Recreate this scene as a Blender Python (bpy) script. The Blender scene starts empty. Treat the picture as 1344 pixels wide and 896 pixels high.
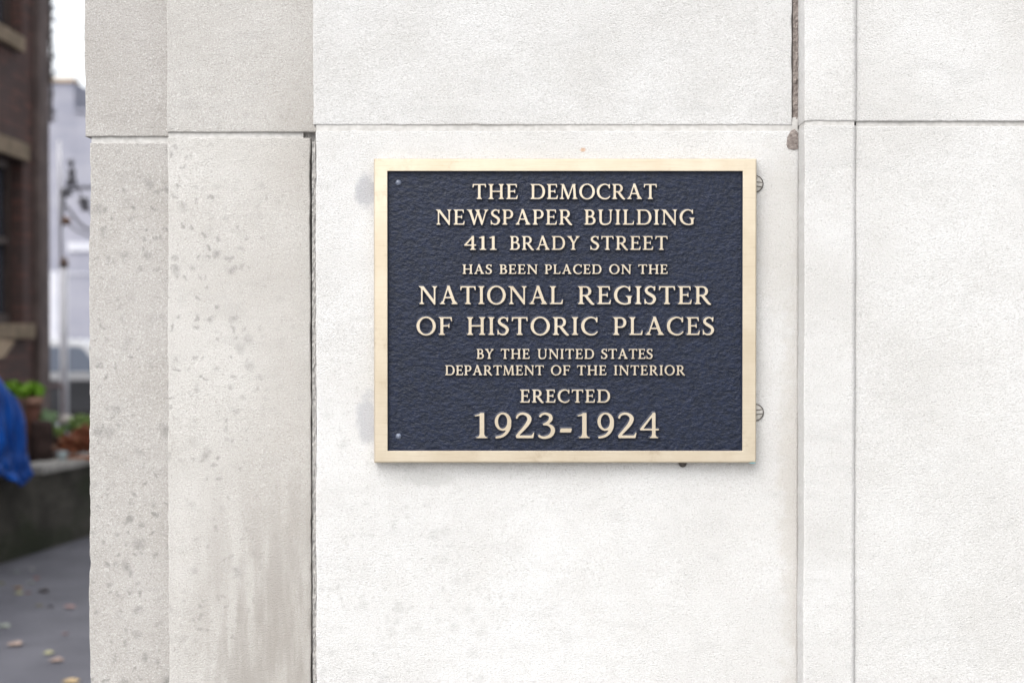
import bpy, bmesh, math, random
import numpy as np
from mathutils import Vector, Matrix, noise as mnoise

random.seed(7)
sc = bpy.context.scene
COL = sc.collection
R = math.radians

# ------------------------------------------------------------------ camera
F = 1866.0                       # focal length in photo pixels (1344 wide)
CAMD, CAMZ = 2.2, 1.6
PITCH = math.atan(20 / F)
cam = bpy.data.cameras.new('camera')
cam_o = bpy.data.objects.new('camera', cam)
COL.objects.link(cam_o)
cam_o.location = (0, -CAMD, CAMZ)
cam_o.rotation_euler = (R(90) - PITCH, 0, 0)
cam.sensor_width = 36
cam.lens = 36 * F / 1344
cam.clip_start = 0.05
cam.clip_end = 3000
cam.dof.use_dof = True
cam.dof.focus_distance = 2.19
cam.dof.aperture_fstop = 3.6
sc.camera = cam_o

# ------------------------------------------------------------------ world, sun, exposure
world = bpy.data.worlds.new('World')
sc.world = world
world.use_nodes = True
wn = world.node_tree
sky = wn.nodes.new('ShaderNodeTexSky')
sky.sky_type = 'NISHITA'
sky.sun_disc = False
SUN_EL, SUN_AZ = R(52), R(212)       # azimuth clockwise from +Y: in front of the wall, to the left
sky.sun_elevation = SUN_EL
sky.sun_rotation = SUN_AZ
sky.air_density = 1.0
sky.dust_density = 4.0
hs = wn.nodes.new('ShaderNodeHueSaturation')
hs.inputs['Saturation'].default_value = 0.16
bg = wn.nodes['Background']
wn.links.new(sky.outputs[0], hs.inputs['Color'])
wn.links.new(hs.outputs[0], bg.inputs['Color'])
bg.inputs['Strength'].default_value = 0.15

sun = bpy.data.lights.new('sun', 'SUN')
sun_o = bpy.data.objects.new('sun', sun)
COL.objects.link(sun_o)
sun.energy = 0.55
sun.angle = R(80)
sun.color = (1.0, 0.975, 0.94)
sd = Vector((math.sin(SUN_AZ) * math.cos(SUN_EL), math.cos(SUN_AZ) * math.cos(SUN_EL), math.sin(SUN_EL)))
sun_o.rotation_euler = sd.to_track_quat('Z', 'Y').to_euler()
sun_o.location = sd * 30

vs = sc.view_settings
vs.view_transform = 'Standard'
vs.look = 'None'
vs.exposure = 1.33
vs.gamma = 1.0
vs.use_curve_mapping = False

# ------------------------------------------------------------------ pixel -> world
CP, SP = math.cos(PITCH), math.sin(PITCH)
def ray(px, py):
    u, v = (px - 672) / F, (448 - py) / F
    return Vector((u, CP + v * SP, -SP + v * CP))
CAMP = Vector((0, -CAMD, CAMZ))
def at(px, py, d):               # point at depth d along Y from the camera
    r = ray(px, py)
    return CAMP + r * (d / r.y)
def on_ground(px, py, z=0.0):
    r = ray(px, py)
    return CAMP + r * ((z - CAMZ) / r.z)
def on_x(px, py, x):
    r = ray(px, py)
    return CAMP + r * (x / r.x)
def PX(px, d): return (px - 672) / F * d
def PZ(py, d): return at(672, py, d).z

# ------------------------------------------------------------------ object helpers
def tag(o, label=None, cat=None, group=None, kind=None):
    if label: o['label'] = label
    if cat: o['category'] = cat
    if group: o['group'] = group
    if kind: o['kind'] = kind
    return o
def empty(name, loc, label, cat, group=None, rz=0):
    o = bpy.data.objects.new(name, None)
    COL.objects.link(o)
    o.location = loc
    o.rotation_euler = (0, 0, rz)
    o.empty_display_size = 0.1
    return tag(o, label, cat, group)
def link(name, me, mats, parent=None):
    o = bpy.data.objects.new(name, me)
    COL.objects.link(o)
    for m in (mats if isinstance(mats, (list, tuple)) else [mats]):
        me.materials.append(m)
    if parent: o.parent = parent
    return o
def obj(name, bm, mats, parent=None, smooth=False, bevel=0, segs=2):
    if bevel:
        es = [e for e in bm.edges if len(e.link_faces) == 2 and e.calc_face_angle(0) > 0.5]
        bmesh.ops.bevel(bm, geom=es, offset=bevel, segments=segs, affect='EDGES', clamp_overlap=True)
    me = bpy.data.meshes.new(name)
    bm.normal_update()
    if smooth:
        for f in bm.faces: f.smooth = True
    bm.to_mesh(me); bm.free()
    return link(name, me, mats, parent)
def pyobj(name, verts, faces, mats, parent=None, smooth=False):
    me = bpy.data.meshes.new(name)
    me.from_pydata([tuple(v) for v in verts], [], faces)
    if smooth: me.polygons.foreach_set('use_smooth', [True] * len(me.polygons))
    me.update()
    return link(name, me, mats, parent)
def box(bm, x0, x1, y0, y1, z0, z1, M=None):
    vs_ = [bm.verts.new((x, y, z)) for x in (x0, x1) for y in (y0, y1) for z in (z0, z1)]
    for f in ((0, 1, 3, 2), (4, 6, 7, 5), (0, 4, 5, 1), (2, 3, 7, 6), (0, 2, 6, 4), (1, 5, 7, 3)):
        bm.faces.new([vs_[i] for i in f])
    if M:
        for v in vs_: v.co = M @ v.co
    return bm
def tube(bm, pts, r, n=10, caps=True):
    rings = []
    for i, p in enumerate(pts):
        p = Vector(p)
        t = (Vector(pts[min(i + 1, len(pts) - 1)]) - Vector(pts[max(i - 1, 0)])).normalized()
        a = t.orthogonal().normalized() if abs(t.z) < 0.99 else Vector((1, 0, 0))
        if i: a = (pa - t * pa.dot(t)).normalized()
        pa = a
        b = t.cross(a)
        rr = r[i] if isinstance(r, (list, tuple)) else r
        rings.append([bm.verts.new(p + (a * math.cos(k * 2 * math.pi / n) + b * math.sin(k * 2 * math.pi / n)) * rr) for k in range(n)])
    for A, B in zip(rings, rings[1:]):
        for k in range(n):
            bm.faces.new((A[k], A[(k + 1) % n], B[(k + 1) % n], B[k]))
    if caps:
        bm.faces.new(rings[0][::-1]); bm.faces.new(rings[-1])
    return bm
def lathe(bm, prof, n=24, M=None):
    rings = [[bm.verts.new((r * math.cos(k * 2 * math.pi / n), r * math.sin(k * 2 * math.pi / n), z)) for k in range(n)] for r, z in prof]
    for A, B in zip(rings, rings[1:]):
        for k in range(n):
            bm.faces.new((A[k], A[(k + 1) % n], B[(k + 1) % n], B[k]))
    bm.faces.new(rings[0][::-1]); bm.faces.new(rings[-1])
    if M:
        for rg in rings:
            for v in rg: v.co = M @ v.co
    return bm
def NB(): return bmesh.new()

# ------------------------------------------------------------------ material helpers
class Mat:
    def __init__(s, name, rough=0.8, metal=0.0, spec=0.5):
        s.m = bpy.data.materials.new(name); s.m.use_nodes = True
        s.nt = s.m.node_tree; s.N = s.nt.nodes; s.L = s.nt.links
        s.b = s.N['Principled BSDF']
        s.b.inputs['Roughness'].default_value = rough
        s.b.inputs['Metallic'].default_value = metal
        s.b.inputs['Specular IOR Level'].default_value = spec
        s.tc = s.N.new('ShaderNodeTexCoord').outputs['Object']
    def put(s, sock, v):
        if isinstance(v, bpy.types.NodeSocket): s.L.new(v, sock)
        else: sock.default_value = v
    def mapping(s, scale=(1, 1, 1), loc=(0, 0, 0), rot=(0, 0, 0), vec=None):
        n = s.N.new('ShaderNodeMapping')
        n.inputs['Scale'].default_value = scale; n.inputs['Location'].default_value = loc; n.inputs['Rotation'].default_value = rot
        s.L.new(vec or s.tc, n.inputs['Vector']); return n.outputs[0]
    def noise(s, scale, detail=4, rough=0.55, vec=None, dist=0.0):
        n = s.N.new('ShaderNodeTexNoise')
        n.inputs['Scale'].default_value = scale; n.inputs['Detail'].default_value = detail
        n.inputs['Roughness'].default_value = rough; n.inputs['Distortion'].default_value = dist
        s.L.new(vec or s.tc, n.inputs['Vector']); return n.outputs['Fac']
    def voro(s, scale, vec=None, feature='F1', rand=1.0):
        n = s.N.new('ShaderNodeTexVoronoi'); n.feature = feature; n.voronoi_dimensions = '2D'
        n.inputs['Scale'].default_value = scale; n.inputs['Randomness'].default_value = rand
        s.L.new(vec or s.tc, n.inputs['Vector']); return n
    def ramp(s, fac, a, b, lo=0.0, hi=1.0, smooth=True):
        n = s.N.new('ShaderNodeMapRange'); n.clamp = True
        if smooth: n.interpolation_type = 'SMOOTHSTEP'
        s.put(n.inputs['Value'], fac)
        n.inputs['From Min'].default_value = a; n.inputs['From Max'].default_value = b
        n.inputs['To Min'].default_value = lo; n.inputs['To Max'].default_value = hi
        return n.outputs[0]
    def math(s, op, a, b=0.0, clamp=False):
        n = s.N.new('ShaderNodeMath'); n.operation = op; n.use_clamp = clamp
        s.put(n.inputs[0], a); s.put(n.inputs[1], b); return n.outputs[0]
    def mix(s, fac, a, b, mode='MIX'):
        n = s.N.new('ShaderNodeMix'); n.data_type = 'RGBA'; n.blend_type = mode
        s.put(n.inputs['Factor'], fac)
        s.put(n.inputs['A'], (*a, 1) if isinstance(a, tuple) else a)
        s.put(n.inputs['B'], (*b, 1) if isinstance(b, tuple) else b)
        return n.outputs['Result']
    def bump(s, h, strength, dist, normal=None):
        n = s.N.new('ShaderNodeBump')
        n.inputs['Strength'].default_value = strength; n.inputs['Distance'].default_value = dist
        s.L.new(h, n.inputs['Height'])
        if normal: s.L.new(normal, n.inputs['Normal'])
        return n.outputs[0]
    def xyz(s):
        n = s.N.new('ShaderNodeSeparateXYZ'); s.L.new(s.tc, n.inputs[0]); return n.outputs
    def color(s, v): s.put(s.b.inputs['Base Color'], (*v, 1) if isinstance(v, tuple) else v); return s
    def normal(s, v): s.L.new(v, s.b.inputs['Normal']); return s

def simple(name, c1, c2, scale, rough=0.8, metal=0, bump=0.0, bdist=0.01, spec=0.4, stretch=(1, 1, 1), detail=5):
    m = Mat(name, rough, metal, spec)
    v = m.mapping(stretch)
    n = m.noise(scale, detail, 0.6, v)
    m.color(m.mix(m.ramp(n, 0.3, 0.7), c1, c2))
    if bump: m.normal(m.bump(n, bump, bdist))
    return m.m

def stone(name, base, spots=0.0, dirt_shade=0.0, seed=0.0, extra=None):
    """Weathered limestone with a fine horizontal tooling; spots = grey lichen, dirt = brownish soiling plus warm corner shade painted toward the step."""
    m = Mat(name, 0.92, 0, 0.25)
    X, Y, Z = m.xyz()
    shift = m.mapping((1, 1, 1), (seed, seed * 0.7, seed * 0.3))
    fine_v = m.mapping((1, 1, 1.9), (seed, 0, seed), (0, R(6), 0))
    fine = m.noise(270, 4, 0.65, fine_v)
    grain = m.noise(440, 3, 0.7, shift)
    mid = m.noise(55, 4, 0.6, fine_v)
    cloud = m.noise(5.5, 5, 0.6, shift)
    wisp = m.noise(16, 6, 0.68, m.mapping((0.7, 1, 2.2), (seed * 2, 0, 0), (0, R(14), 0)), 0.6)
    c = m.mix(m.ramp(cloud, 0.3, 0.72), tuple(x * q for x, q in zip(base, (0.925, 0.915, 0.90))), tuple(x * 1.04 for x in base))
    c = m.mix(m.ramp(wisp, 0.50, 0.70, 0, 0.24), c, tuple(x * 0.72 for x in base))
    c = m.mix(m.ramp(mid, 0.5, 0.72, 0, 0.16), c, tuple(x * 0.70 for x in base))
    pits = m.noise(290, 3, 0.75, m.mapping((1, 1, 1), (seed, 4, 2)))
    c = m.mix(m.ramp(pits, 0.28, 0.45, 0.65, 0.0), c, (base[0] * 0.58, base[1] * 0.56, base[2] * 0.53))
    c = m.mix(m.ramp(pits, 0.58, 0.72, 0.0, 0.4), c, (0.68, 0.678, 0.67))
    c = m.mix(m.ramp(grain, 0.30, 0.48, 0.60, 0.0), c, (base[0] * 0.62, base[1] * 0.60, base[2] * 0.57))
    c = m.mix(m.ramp(grain, 0.54, 0.70, 0.0, 0.42), c, (0.70, 0.695, 0.685))
    if spots:
        wv = m.N.new('ShaderNodeVectorMath'); wv.operation = 'ADD'
        nz = m.N.new('ShaderNodeTexNoise'); nz.inputs['Scale'].default_value = 60; nz.inputs['Detail'].default_value = 4
        m.L.new(shift, nz.inputs['Vector'])
        sc_ = m.N.new('ShaderNodeVectorMath'); sc_.operation = 'SCALE'; sc_.inputs['Scale'].default_value = 0.026
        cx_ = m.N.new('ShaderNodeCombineXYZ'); m.L.new(m.math('ADD', X, seed), cx_.inputs[0]); m.L.new(Z, cx_.inputs[1])
        m.L.new(nz.outputs['Color'], sc_.inputs[0]); m.L.new(cx_.outputs[0], wv.inputs[0]); m.L.new(sc_.outputs[0], wv.inputs[1])
        v1 = m.voro(27, wv.outputs[0]); v2 = m.voro(62, wv.outputs[0])
        keep1 = m.ramp(v1.outputs['Color'], 0.58, 0.70); keep2 = m.ramp(v2.outputs['Color'], 0.58, 0.70)
        s1 = m.math('MULTIPLY', m.ramp(v1.outputs['Distance'], 0.04, 0.36, 1, 0), keep1)
        s2 = m.math('MULTIPLY', m.ramp(v2.outputs['Distance'], 0.04, 0.38, 1, 0), keep2)
        s = m.math('MAXIMUM', s1, s2)
        s = m.math('MULTIPLY', s, m.ramp(m.noise(7, 3, 0.5, shift), 0.30, 0.55))
        if spots == 'corner':     # only the lower left of the slab
            s = m.math('MULTIPLY', s, m.ramp(m.math('ADD', m.math('MULTIPLY', X, 1.0), m.math('MULTIPLY', Z, 0.55)), 0.55, 0.80, 0.8, 0.0))
            k = 0.26
        else:
            k = spots
            if dirt_shade > .7: s = m.math('MULTIPLY', s, m.math('MAXIMUM', m.ramp(X, PX(270, 2.28), PX(380, 2.28), 1.0, 0.25), m.ramp(Z, PZ(330, 2.28), PZ(240, 2.28), 0.0, 0.6)))
        s = m.math('MULTIPLY', s, m.ramp(m.noise(170, 2, 0.6, shift), 0.3, 0.6, 0.5, 1.0))
        c = m.mix(m.math('MULTIPLY', s, k), c, (0.17, 0.168, 0.158))
    if dirt_shade:
        st = m.noise(10, 5, 0.6, m.mapping((3.2, 1, 0.45), (seed, 0, 0)))
        fade = m.ramp(Z, PZ(840, 2.28), PZ(520, 2.28), 1.0, 0.0)
        side = m.ramp(X, PX(225, 2.28), PX(330, 2.28), 0.22, 1.0)
        d = m.math('MULTIPLY', m.math('MULTIPLY', m.ramp(st, 0.30, 0.58, 0.15, 1), fade), side)
        c = m.mix(m.math('MULTIPLY', d, dirt_shade), c, (0.285, 0.268, 0.247))
        warm_dirt_shade = m.math('MULTIPLY', m.ramp(X, PX(300, 2.28), PX(405, 2.28)), m.ramp(m.noise(6, 4, 0.6, shift), 0.35, 0.7, 0.25, 1.0))  # warm tint paints the shade beside the projecting slab, mixed with soiling
        c = m.mix(m.math('MULTIPLY', warm_dirt_shade, 0.33), c, (0.29, 0.265, 0.235))
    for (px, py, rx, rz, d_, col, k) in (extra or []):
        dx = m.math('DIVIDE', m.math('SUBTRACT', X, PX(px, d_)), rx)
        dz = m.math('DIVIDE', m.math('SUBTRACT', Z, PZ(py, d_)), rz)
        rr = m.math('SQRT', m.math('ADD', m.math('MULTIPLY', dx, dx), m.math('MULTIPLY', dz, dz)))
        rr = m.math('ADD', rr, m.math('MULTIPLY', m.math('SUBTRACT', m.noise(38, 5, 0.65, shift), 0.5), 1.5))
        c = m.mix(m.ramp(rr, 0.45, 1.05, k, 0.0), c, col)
    m.color(c)
    n1 = m.bump(mid, 0.12, 0.002)
    n2 = m.bump(fine, 0.7, 0.0013, n1)
    m.normal(m.bump(grain, 1.0, 0.0020, n2))
    return m.m

# ================================================================== THE SETTING
ground_m = Mat('alley_asphalt', 0.62, 0, 0.4)
n = ground_m.noise(2.2, 6, 0.6); g2 = ground_m.noise(90, 3, 0.6)
c = ground_m.mix(ground_m.ramp(n, 0.3, 0.7), (0.080, 0.081, 0.098), (0.120, 0.121, 0.142))
c = ground_m.mix(ground_m.ramp(ground_m.noise(7, 6, .7), .5, .68, 0, .4), c, (.055, .055, .066))
c = ground_m.mix(ground_m.ramp(g2, 0.5, 0.7, 0, 0.35), c, (0.17, 0.17, 0.18))
ground_m.color(c).normal(ground_m.bump(g2, 0.4, 0.006))
bm = NB()
vv = [bm.verts.new(p) for p in ((-400, -400, 0), (400, -400, 0), (400, 700, 0), (-400, 700, 0))]
bm.faces.new(vv)
tag(obj('alley_pavement', bm, ground_m.m), kind='structure')

walk_m = simple('sidewalk_concrete', (0.30, 0.295, 0.28), (0.38, 0.375, 0.36), 6, 0.9, bump=0.2)
bm = NB(); box(bm, -1.6, 60, -6, -0.02, 0.004, 0.03)
tag(obj('sidewalk', bm, walk_m, bevel=0.01), kind='structure')

# ================================================================== STONE BUILDING
bld = empty('stone_building', (0, 0, 0), 'pale limestone building front of stepped slabs that carries the bronze plaque', 'building')
D1, D2, D0, D4, D5 = 2.335, 2.282, 2.2, 2.155, 2.158
S_ctr_up = stone('limestone_upper', (0.49, 0.488, 0.485), 0, 0, 1.3,
                 [(765, 197, 0.006, 0.005, D0, (0.40, 0.27, 0.17), 0.0)])
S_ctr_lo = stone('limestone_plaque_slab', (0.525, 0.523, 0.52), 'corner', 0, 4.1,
                 [(482, 252, 0.022, 0.036, D0, (0.33, 0.33, 0.35), 0.8),
                  (482, 550, 0.020, 0.052, D0, (0.33, 0.33, 0.35), 0.70),
                  (765, 197, 0.006, 0.005, D0, (0.42, 0.27, 0.17), 0.8),
                  (560, 628, 0.05, 0.016, D0, (0.33, 0.325, 0.315), 0.35),
                  (1054, 640, 0.045, 0.42, D0, (0.40, 0.365, 0.325), 0.42),  # warm bands beside the step: corner shade and soiling in one colour
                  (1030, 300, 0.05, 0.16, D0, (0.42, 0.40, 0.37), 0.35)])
S_right = stone('limestone_right', (0.50, 0.497, 0.492), 0, 0, 7.7)
S_s2u = stone('limestone_weathered', (0.405, 0.394, 0.378), 0.15, 0.02, 2.9)  # tiny amount switches on the painted warm corner shade
S_s2l = stone('limestone_stained', (0.44, 0.428, 0.41), 0.60, 1.0, 9.2)
S_s1u = stone('limestone_grey', (0.355, 0.341, 0.326), 0.0, 0, 12.5)
S_s1l = stone('limestone_lichen', (0.375, 0.362, 0.347), 0.70, 0.5, 15.1)
pale_mortar = simple('pale_mortar', (0.36, 0.35, 0.335), (0.46, 0.45, 0.435), 120, 0.95, bump=0.5, bdist=0.002)
brown_mortar = simple('old_brown_mortar', (0.13, 0.108, 0.098), (0.27, 0.235, 0.215), 190, 0.95, bump=0.9, bdist=0.004)
grey_mortar = simple('crumbling_grey_mortar', (0.19, 0.185, 0.18), (0.40, 0.385, 0.365), 210, 0.95, bump=0.9, bdist=0.003, stretch=(1, 1, .5))

def graded(a, b, e0, e1, lo, hi, fine):
    """coordinates from a to b: very fine at rounded ends, fine inside [lo,hi], coarse outside."""
    out = [a]
    if e0: out += [a + t for t in (.0006, .0013, .0022, .0034, .005)]
    end = b - (0.005 if e1 else 0)
    x = out[-1]
    while x < end:
        x += fine if lo - 0.03 < x < hi else 0.08
        if x < end - 0.001: out.append(x)
    if e1: out += [b - t for t in (.005, .0034, .0022, .0013, .0006)]
    out.append(b)
    return np.array(out)

VX0, VX1 = PX(60, 2.34), PX(1400, 2.34)
VZ0, VZ1 = PZ(940, 2.34), PZ(-40, 2.34)
def slab(name, x0, x1, y, z0, z1, back, mat, edges='LRTB', r=0.0024, wob=0.0005, seed=0, label=None, lean=0.0):
    eL, eR, eT, eB = [k in edges for k in 'LRTB']
    xs = graded(x0, x1, eL, eR, VX0, VX1, 0.006)
    zs = graded(z0, z1, eB, eT, VZ0, VZ1, 0.006)
    nx, nz = len(xs), len(zs)
    V = []
    for z in zs:
        wl = mnoise.noise((seed, z * 60, 3.1)) * wob + mnoise.noise((seed, z * 9, 9.1)) * wob * 1.6
        wr = mnoise.noise((seed, z * 60, 7.7)) * wob + mnoise.noise((seed, z * 9, 5.5)) * wob * 1.6
        tw = (z - 1.6) * lean
        for x in xs:
            wb = mnoise.noise((x * 60, seed, 1.3)) * wob
            chip = max(0.0, mnoise.noise((x * 45 + seed, 2.2, z * 45)))
            rl = r * (0.75 + 2.2 * chip * chip)
            dy = 0.0
            top_e = z1 - z
            for on, e in ((eL, x - x0), (eR, x1 - x), (eT, top_e), (eB, z - z0)):
                k_ = rl * (.15 if e is top_e else 1.0)
                if on and e < k_:
                    q = k_ - e
                    dy = max(dy, k_ - math.sqrt(max(k_ * k_ - q * q, 0)))
            dy += mnoise.noise((x * 7 + seed, 0, z * 7)) * 0.0011 + mnoise.noise((x * 40 + seed, 5, z * 40)) * 0.00035
            fx = x + tw
            if eL: fx += wl * max(0, 1 - (x - x0) / 0.006)
            if eR: fx += wr * max(0, 1 - (x1 - x) / 0.006)
            fz = z
            if eT: fz += wb * max(0, 1 - (z1 - z) / 0.006)
            if eB: fz += wb * max(0, 1 - (z - z0) / 0.006)
            V.append((fx, y + dy, fz))
    Fc = []
    for j in range(nz - 1):
        for i in range(nx - 1):
            a = j * nx + i
            Fc.append((a, a + 1, a + nx + 1, a + nx))
    # sides back to the core
    rim = [i for i in range(nx)] + [j * nx + nx - 1 for j in range(1, nz)] + [(nz - 1) * nx + i for i in range(nx - 2, -1, -1)] + [j * nx for j in range(nz - 2, 0, -1)]
    base = len(V)
    for i in rim: V.append((V[i][0], back, V[i][2]))
    k = len(rim)
    for i in range(k):
        Fc.append((rim[i], base + i, base + (i + 1) % k, rim[(i + 1) % k]))
    Fc.append(tuple(base + i for i in range(k)))
    o = pyobj(name, V, Fc, mat, bld, True)
    for p in o.data.polygons:
        if p.index >= (nx - 1) * (nz - 1): p.use_smooth = False
    if label: o['label'] = label
    return o

TOP = 3.4
def yof(d): return d - CAMD
BACK = 0.30
X1l, X1u = PX(117.3, D1), PX(114.2, D1)
X2 = PX(220.5, D2)
X0u, X0l = PX(411.3, D0), PX(414.5, D0)
X4 = PX(1047.5, D0)
X5 = PX(1122.6, D4)
# far left pier
slab('stone_block', X1u, X2 + .001, yof(D1), PZ(179.3, D1), TOP, BACK, S_s1u, 'LB', wob=.0009, seed=1.1, label='grey upper block at the outer corner', lean=-.005)
slab('stone_block', X1l, X2 + .0013, yof(D1) + .0005, 0.0, PZ(188, D1), BACK, S_s1l, 'LT', wob=.0014, seed=2.7, r=.0034, label='lichen spotted lower block at the outer corner', lean=.003)
# second pier
slab('stone_block', X2 - .0006, X0u + .012, yof(D2), PZ(173.6, D2), TOP, BACK + .01, S_s2u, 'LB', wob=.0007, seed=3.9)
slab('stone_block', X2, PX(407.5, D2), yof(D2) + .0004, 0.0, PZ(181, D2), BACK + .01, S_s2l, 'LTR', wob=.0011, seed=5.3, label='streaked lower block with brown stains')
# plaque slab
slab('stone_block', X0u, PX(1039, D0), 0.0, PZ(164.2, D0), TOP, BACK + .02, S_ctr_up, 'LBR', wob=.0006, seed=6.1)
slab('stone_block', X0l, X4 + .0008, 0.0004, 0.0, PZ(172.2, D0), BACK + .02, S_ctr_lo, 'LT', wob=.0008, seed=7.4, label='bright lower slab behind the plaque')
# projecting strip and right-hand slabs
slab('stone_block', X4, X5, yof(D4), PZ(159, D4), TOP, BACK + .03, S_right, 'LB', wob=.0006, seed=8.8)
slab('stone_block', X4 + .0002, X5 - .0004, yof(D4) + .0003, 0.0, PZ(164.6, D4), BACK + .03, S_right, 'LT', wob=.0007, seed=9.9)
slab('stone_block', X5 - .0014, 2.2, yof(D5), PZ(159.3, D5), TOP, BACK + .04, S_right, 'B', wob=.0008, seed=10.3)
slab('stone_block', X5 - .0011, 2.2, yof(D5) + .0004, 0.0, PZ(166.2, D5), BACK + .04, S_right, 'T', wob=.0008, seed=11.6)
# horizontal bed joints, recessed
def joint(x0, x1, d, pa, pb, rec=.0032, mat=pale_mortar):
    bm = NB(); box(bm, x0, x1, yof(d) + rec, 0.26, PZ(pb, d) - .006, PZ(pa, d) + .006)
    obj('mortar_joint', bm, mat, bld)
joint(X1l + .0035, X2 - .002, D1, 179.3, 188, .0036)
joint(X2 + .001, PX(398, D2), D2, 173.6, 181, .0034)
joint(PX(397, D2), X0l - .0005, D2, 173.6, 181, .011, grey_mortar)
joint(X0l + .001, X4 - .001, D0, 164.2, 172.2, .0018)
joint(X4 + .001, X5 - .002, D4, 159, 164.6, .0016)
joint(X5 + .002, 2.19, D5, 159.3, 166.2, .0034)
# upright joints
def upright(name, x0, x1, y, z0, z1, mat, seed, amp=.0012, label=None):
    nz = max(4, int((z1 - z0) / .003)); nx = 5
    V, Fc = [], []
    for j in range(nz + 1):
        z = z0 + (z1 - z0) * j / nz
        for i in range(nx + 1):
            x = x0 + (x1 - x0) * i / nx
            V.append((x, y - amp * (mnoise.noise((x * 400 + seed, 0, z * 170)) + .6 * mnoise.noise((x * 100, seed, z * 40))), z))
    for j in range(nz):
        for i in range(nx):
            a = j * (nx + 1) + i
            Fc.append((a, a + 1, a + nx + 2, a + nx + 1))
    n0 = len(V)
    for (x, z) in ((x0, z0), (x1, z0), (x1, z1), (x0, z1)): V.append((x, y + .03, z))
    bl, br, tl, tr = 0, nx, nz * (nx + 1), nz * (nx + 1) + nx
    Fc += [tuple([n0, n0 + 1] + [i for i in range(nx, -1, -1)]),
           tuple([n0 + 2, n0 + 3] + [tl + i for i in range(nx + 1)]),
           tuple([n0 + 3, n0] + [j * (nx + 1) for j in range(nz + 1)]),
           tuple([n0 + 1, n0 + 2] + [j * (nx + 1) + nx for j in range(nz, -1, -1)]),
           (n0 + 3, n0 + 2, n0 + 1, n0)]
    o = pyobj(name, V, Fc, mat, bld)
    if label: o['label'] = label
    return o
upright('mortar_joint', PX(409.4, D2), PX(414.5, D2), yof(D2) + .0028, .01, PZ(186, D2), grey_mortar, 1.0, .0016, 'crumbling grey upright joint beside the plaque slab')
upright('mortar_joint', PX(1040.2, D0), PX(1047.2, D0), .0035, PZ(156, D0), TOP - .02, brown_mortar, 4.0, .0022, 'brown crumbling upright joint at upper right')
bm = NB(); box(bm, PX(1038, D0), X4 - .0004, .0028, .2, PZ(166, D0), PZ(154, D0)); obj('mortar_joint', bm, pale_mortar, bld)
# brown mortar smear below the joint
pts = [(1042.5, 170), (1046.5, 174), (1047, 185), (1047, 195.5), (1041, 197), (1034, 195), (1031.8, 190), (1033, 180), (1037, 173)]
bm = NB()
cv = bm.verts.new((PX(1041, D0), -.0024, PZ(186, D0)))
rim = [bm.verts.new((PX(x, D0), -.0011, PZ(y, D0))) for x, y in pts]
low = [bm.verts.new((PX(1041 + (x - 1041) * 1.12, D0) if x < 1044 else PX(x, D0), .004, PZ(186 + (y - 186) * 1.1, D0))) for x, y in pts]
for i in range(len(pts)):
    j = (i + 1) % len(pts)
    bm.faces.new((cv, rim[j], rim[i])); bm.faces.new((rim[i], rim[j], low[j], low[i]))
o = obj('mortar_patch', bm, brown_mortar, bld); o['label'] = 'brown mortar smear right of the plaque'
# hidden body of the building behind the facing, and a plain cornice course above
core_m = stone('limestone_side', (0.40, 0.39, 0.375), 0, 0, 3.3)
bm = NB(); box(bm, X1l + .02, 9, .29, 9, 0, 7.5); obj('side_wall', bm, core_m, bld)
bm = NB(); box(bm, X1l - .02, 9, -.06, .28, TOP + .01, TOP + .35); obj('cornice', bm, core_m, bld, bevel=.01)
bm = NB(); box(bm, X1l, 9, .0, .285, TOP + .355, 7.5); obj('upper_wall', bm, core_m, bld, bevel=.01)
bm = NB(); box(bm, 2.205, 9, -.03, .28, 0, TOP); obj('far_pier', bm, core_m, bld, bevel=.01)

# ================================================================== GLYPHS (hand-drawn roman capitals)
def ell(cx, cy, rx, ry, a0=0, a1=360, n=48, tilt=0):
    t = np.radians(np.linspace(a0, a1, n))
    return [(cx + rx * math.cos(q), cy + ry * math.sin(q)) for q in t]
def smoothline(P, per=8):
    P = [np.array(p, float) for p in P]
    Q = [2 * P[0] - P[1]] + P + [2 * P[-1] - P[-2]]
    out = []
    for i in range(1, len(Q) - 2):
        for k in range(per):
            t = k / per
            a, b, c_, d = Q[i - 1], Q[i], Q[i + 1], Q[i + 2]
            out.append(.5 * (2 * b + (c_ - a) * t + (2 * a - 5 * b + 4 * c_ - d) * t * t + (3 * b - a - 3 * c_ + d) * t ** 3))
    out.append(P[-1])
    return np.array(out)
def brush(P, W, smooth=True):
    """polygon of a stroke of varying width; P centre points (x,y), W widths"""
    A = smoothline([(p[0], p[1], w) for p, w in zip(P, W)]) if smooth else np.array([(p[0], p[1], w) for p, w in zip(P, W)], float)
    d = np.gradient(A[:, :2], axis=0)
    d /= np.linalg.norm(d, axis=1)[:, None] + 1e-9
    nrm = np.stack([-d[:, 1], d[:, 0]], 1)
    l = A[:, :2] + nrm * A[:, 2:3] / 2; r = A[:, :2] - nrm * A[:, 2:3] / 2
    return [tuple(p) for p in l] + [tuple(p) for p in r[::-1]]
ST, TH, SH, SE = .155, .078, .055, .095
def foot(x, w, y, up, l=SE, r=SE):
    """bracketed serif at height y on a stem centred at x of width w; up=1 for the baseline serif"""
    a, b = x - w / 2, x + w / 2
    s = 1 if up else -1
    return [(a - l, y), (b + r, y), (b + r, y + s * SH * .75), (b + r * .3, y + s * SH * 1.25), (b, y + s * .16), (a, y + s * .16), (a - l * .3, y + s * SH * 1.25), (a - l, y + s * SH * .75)]
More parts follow.
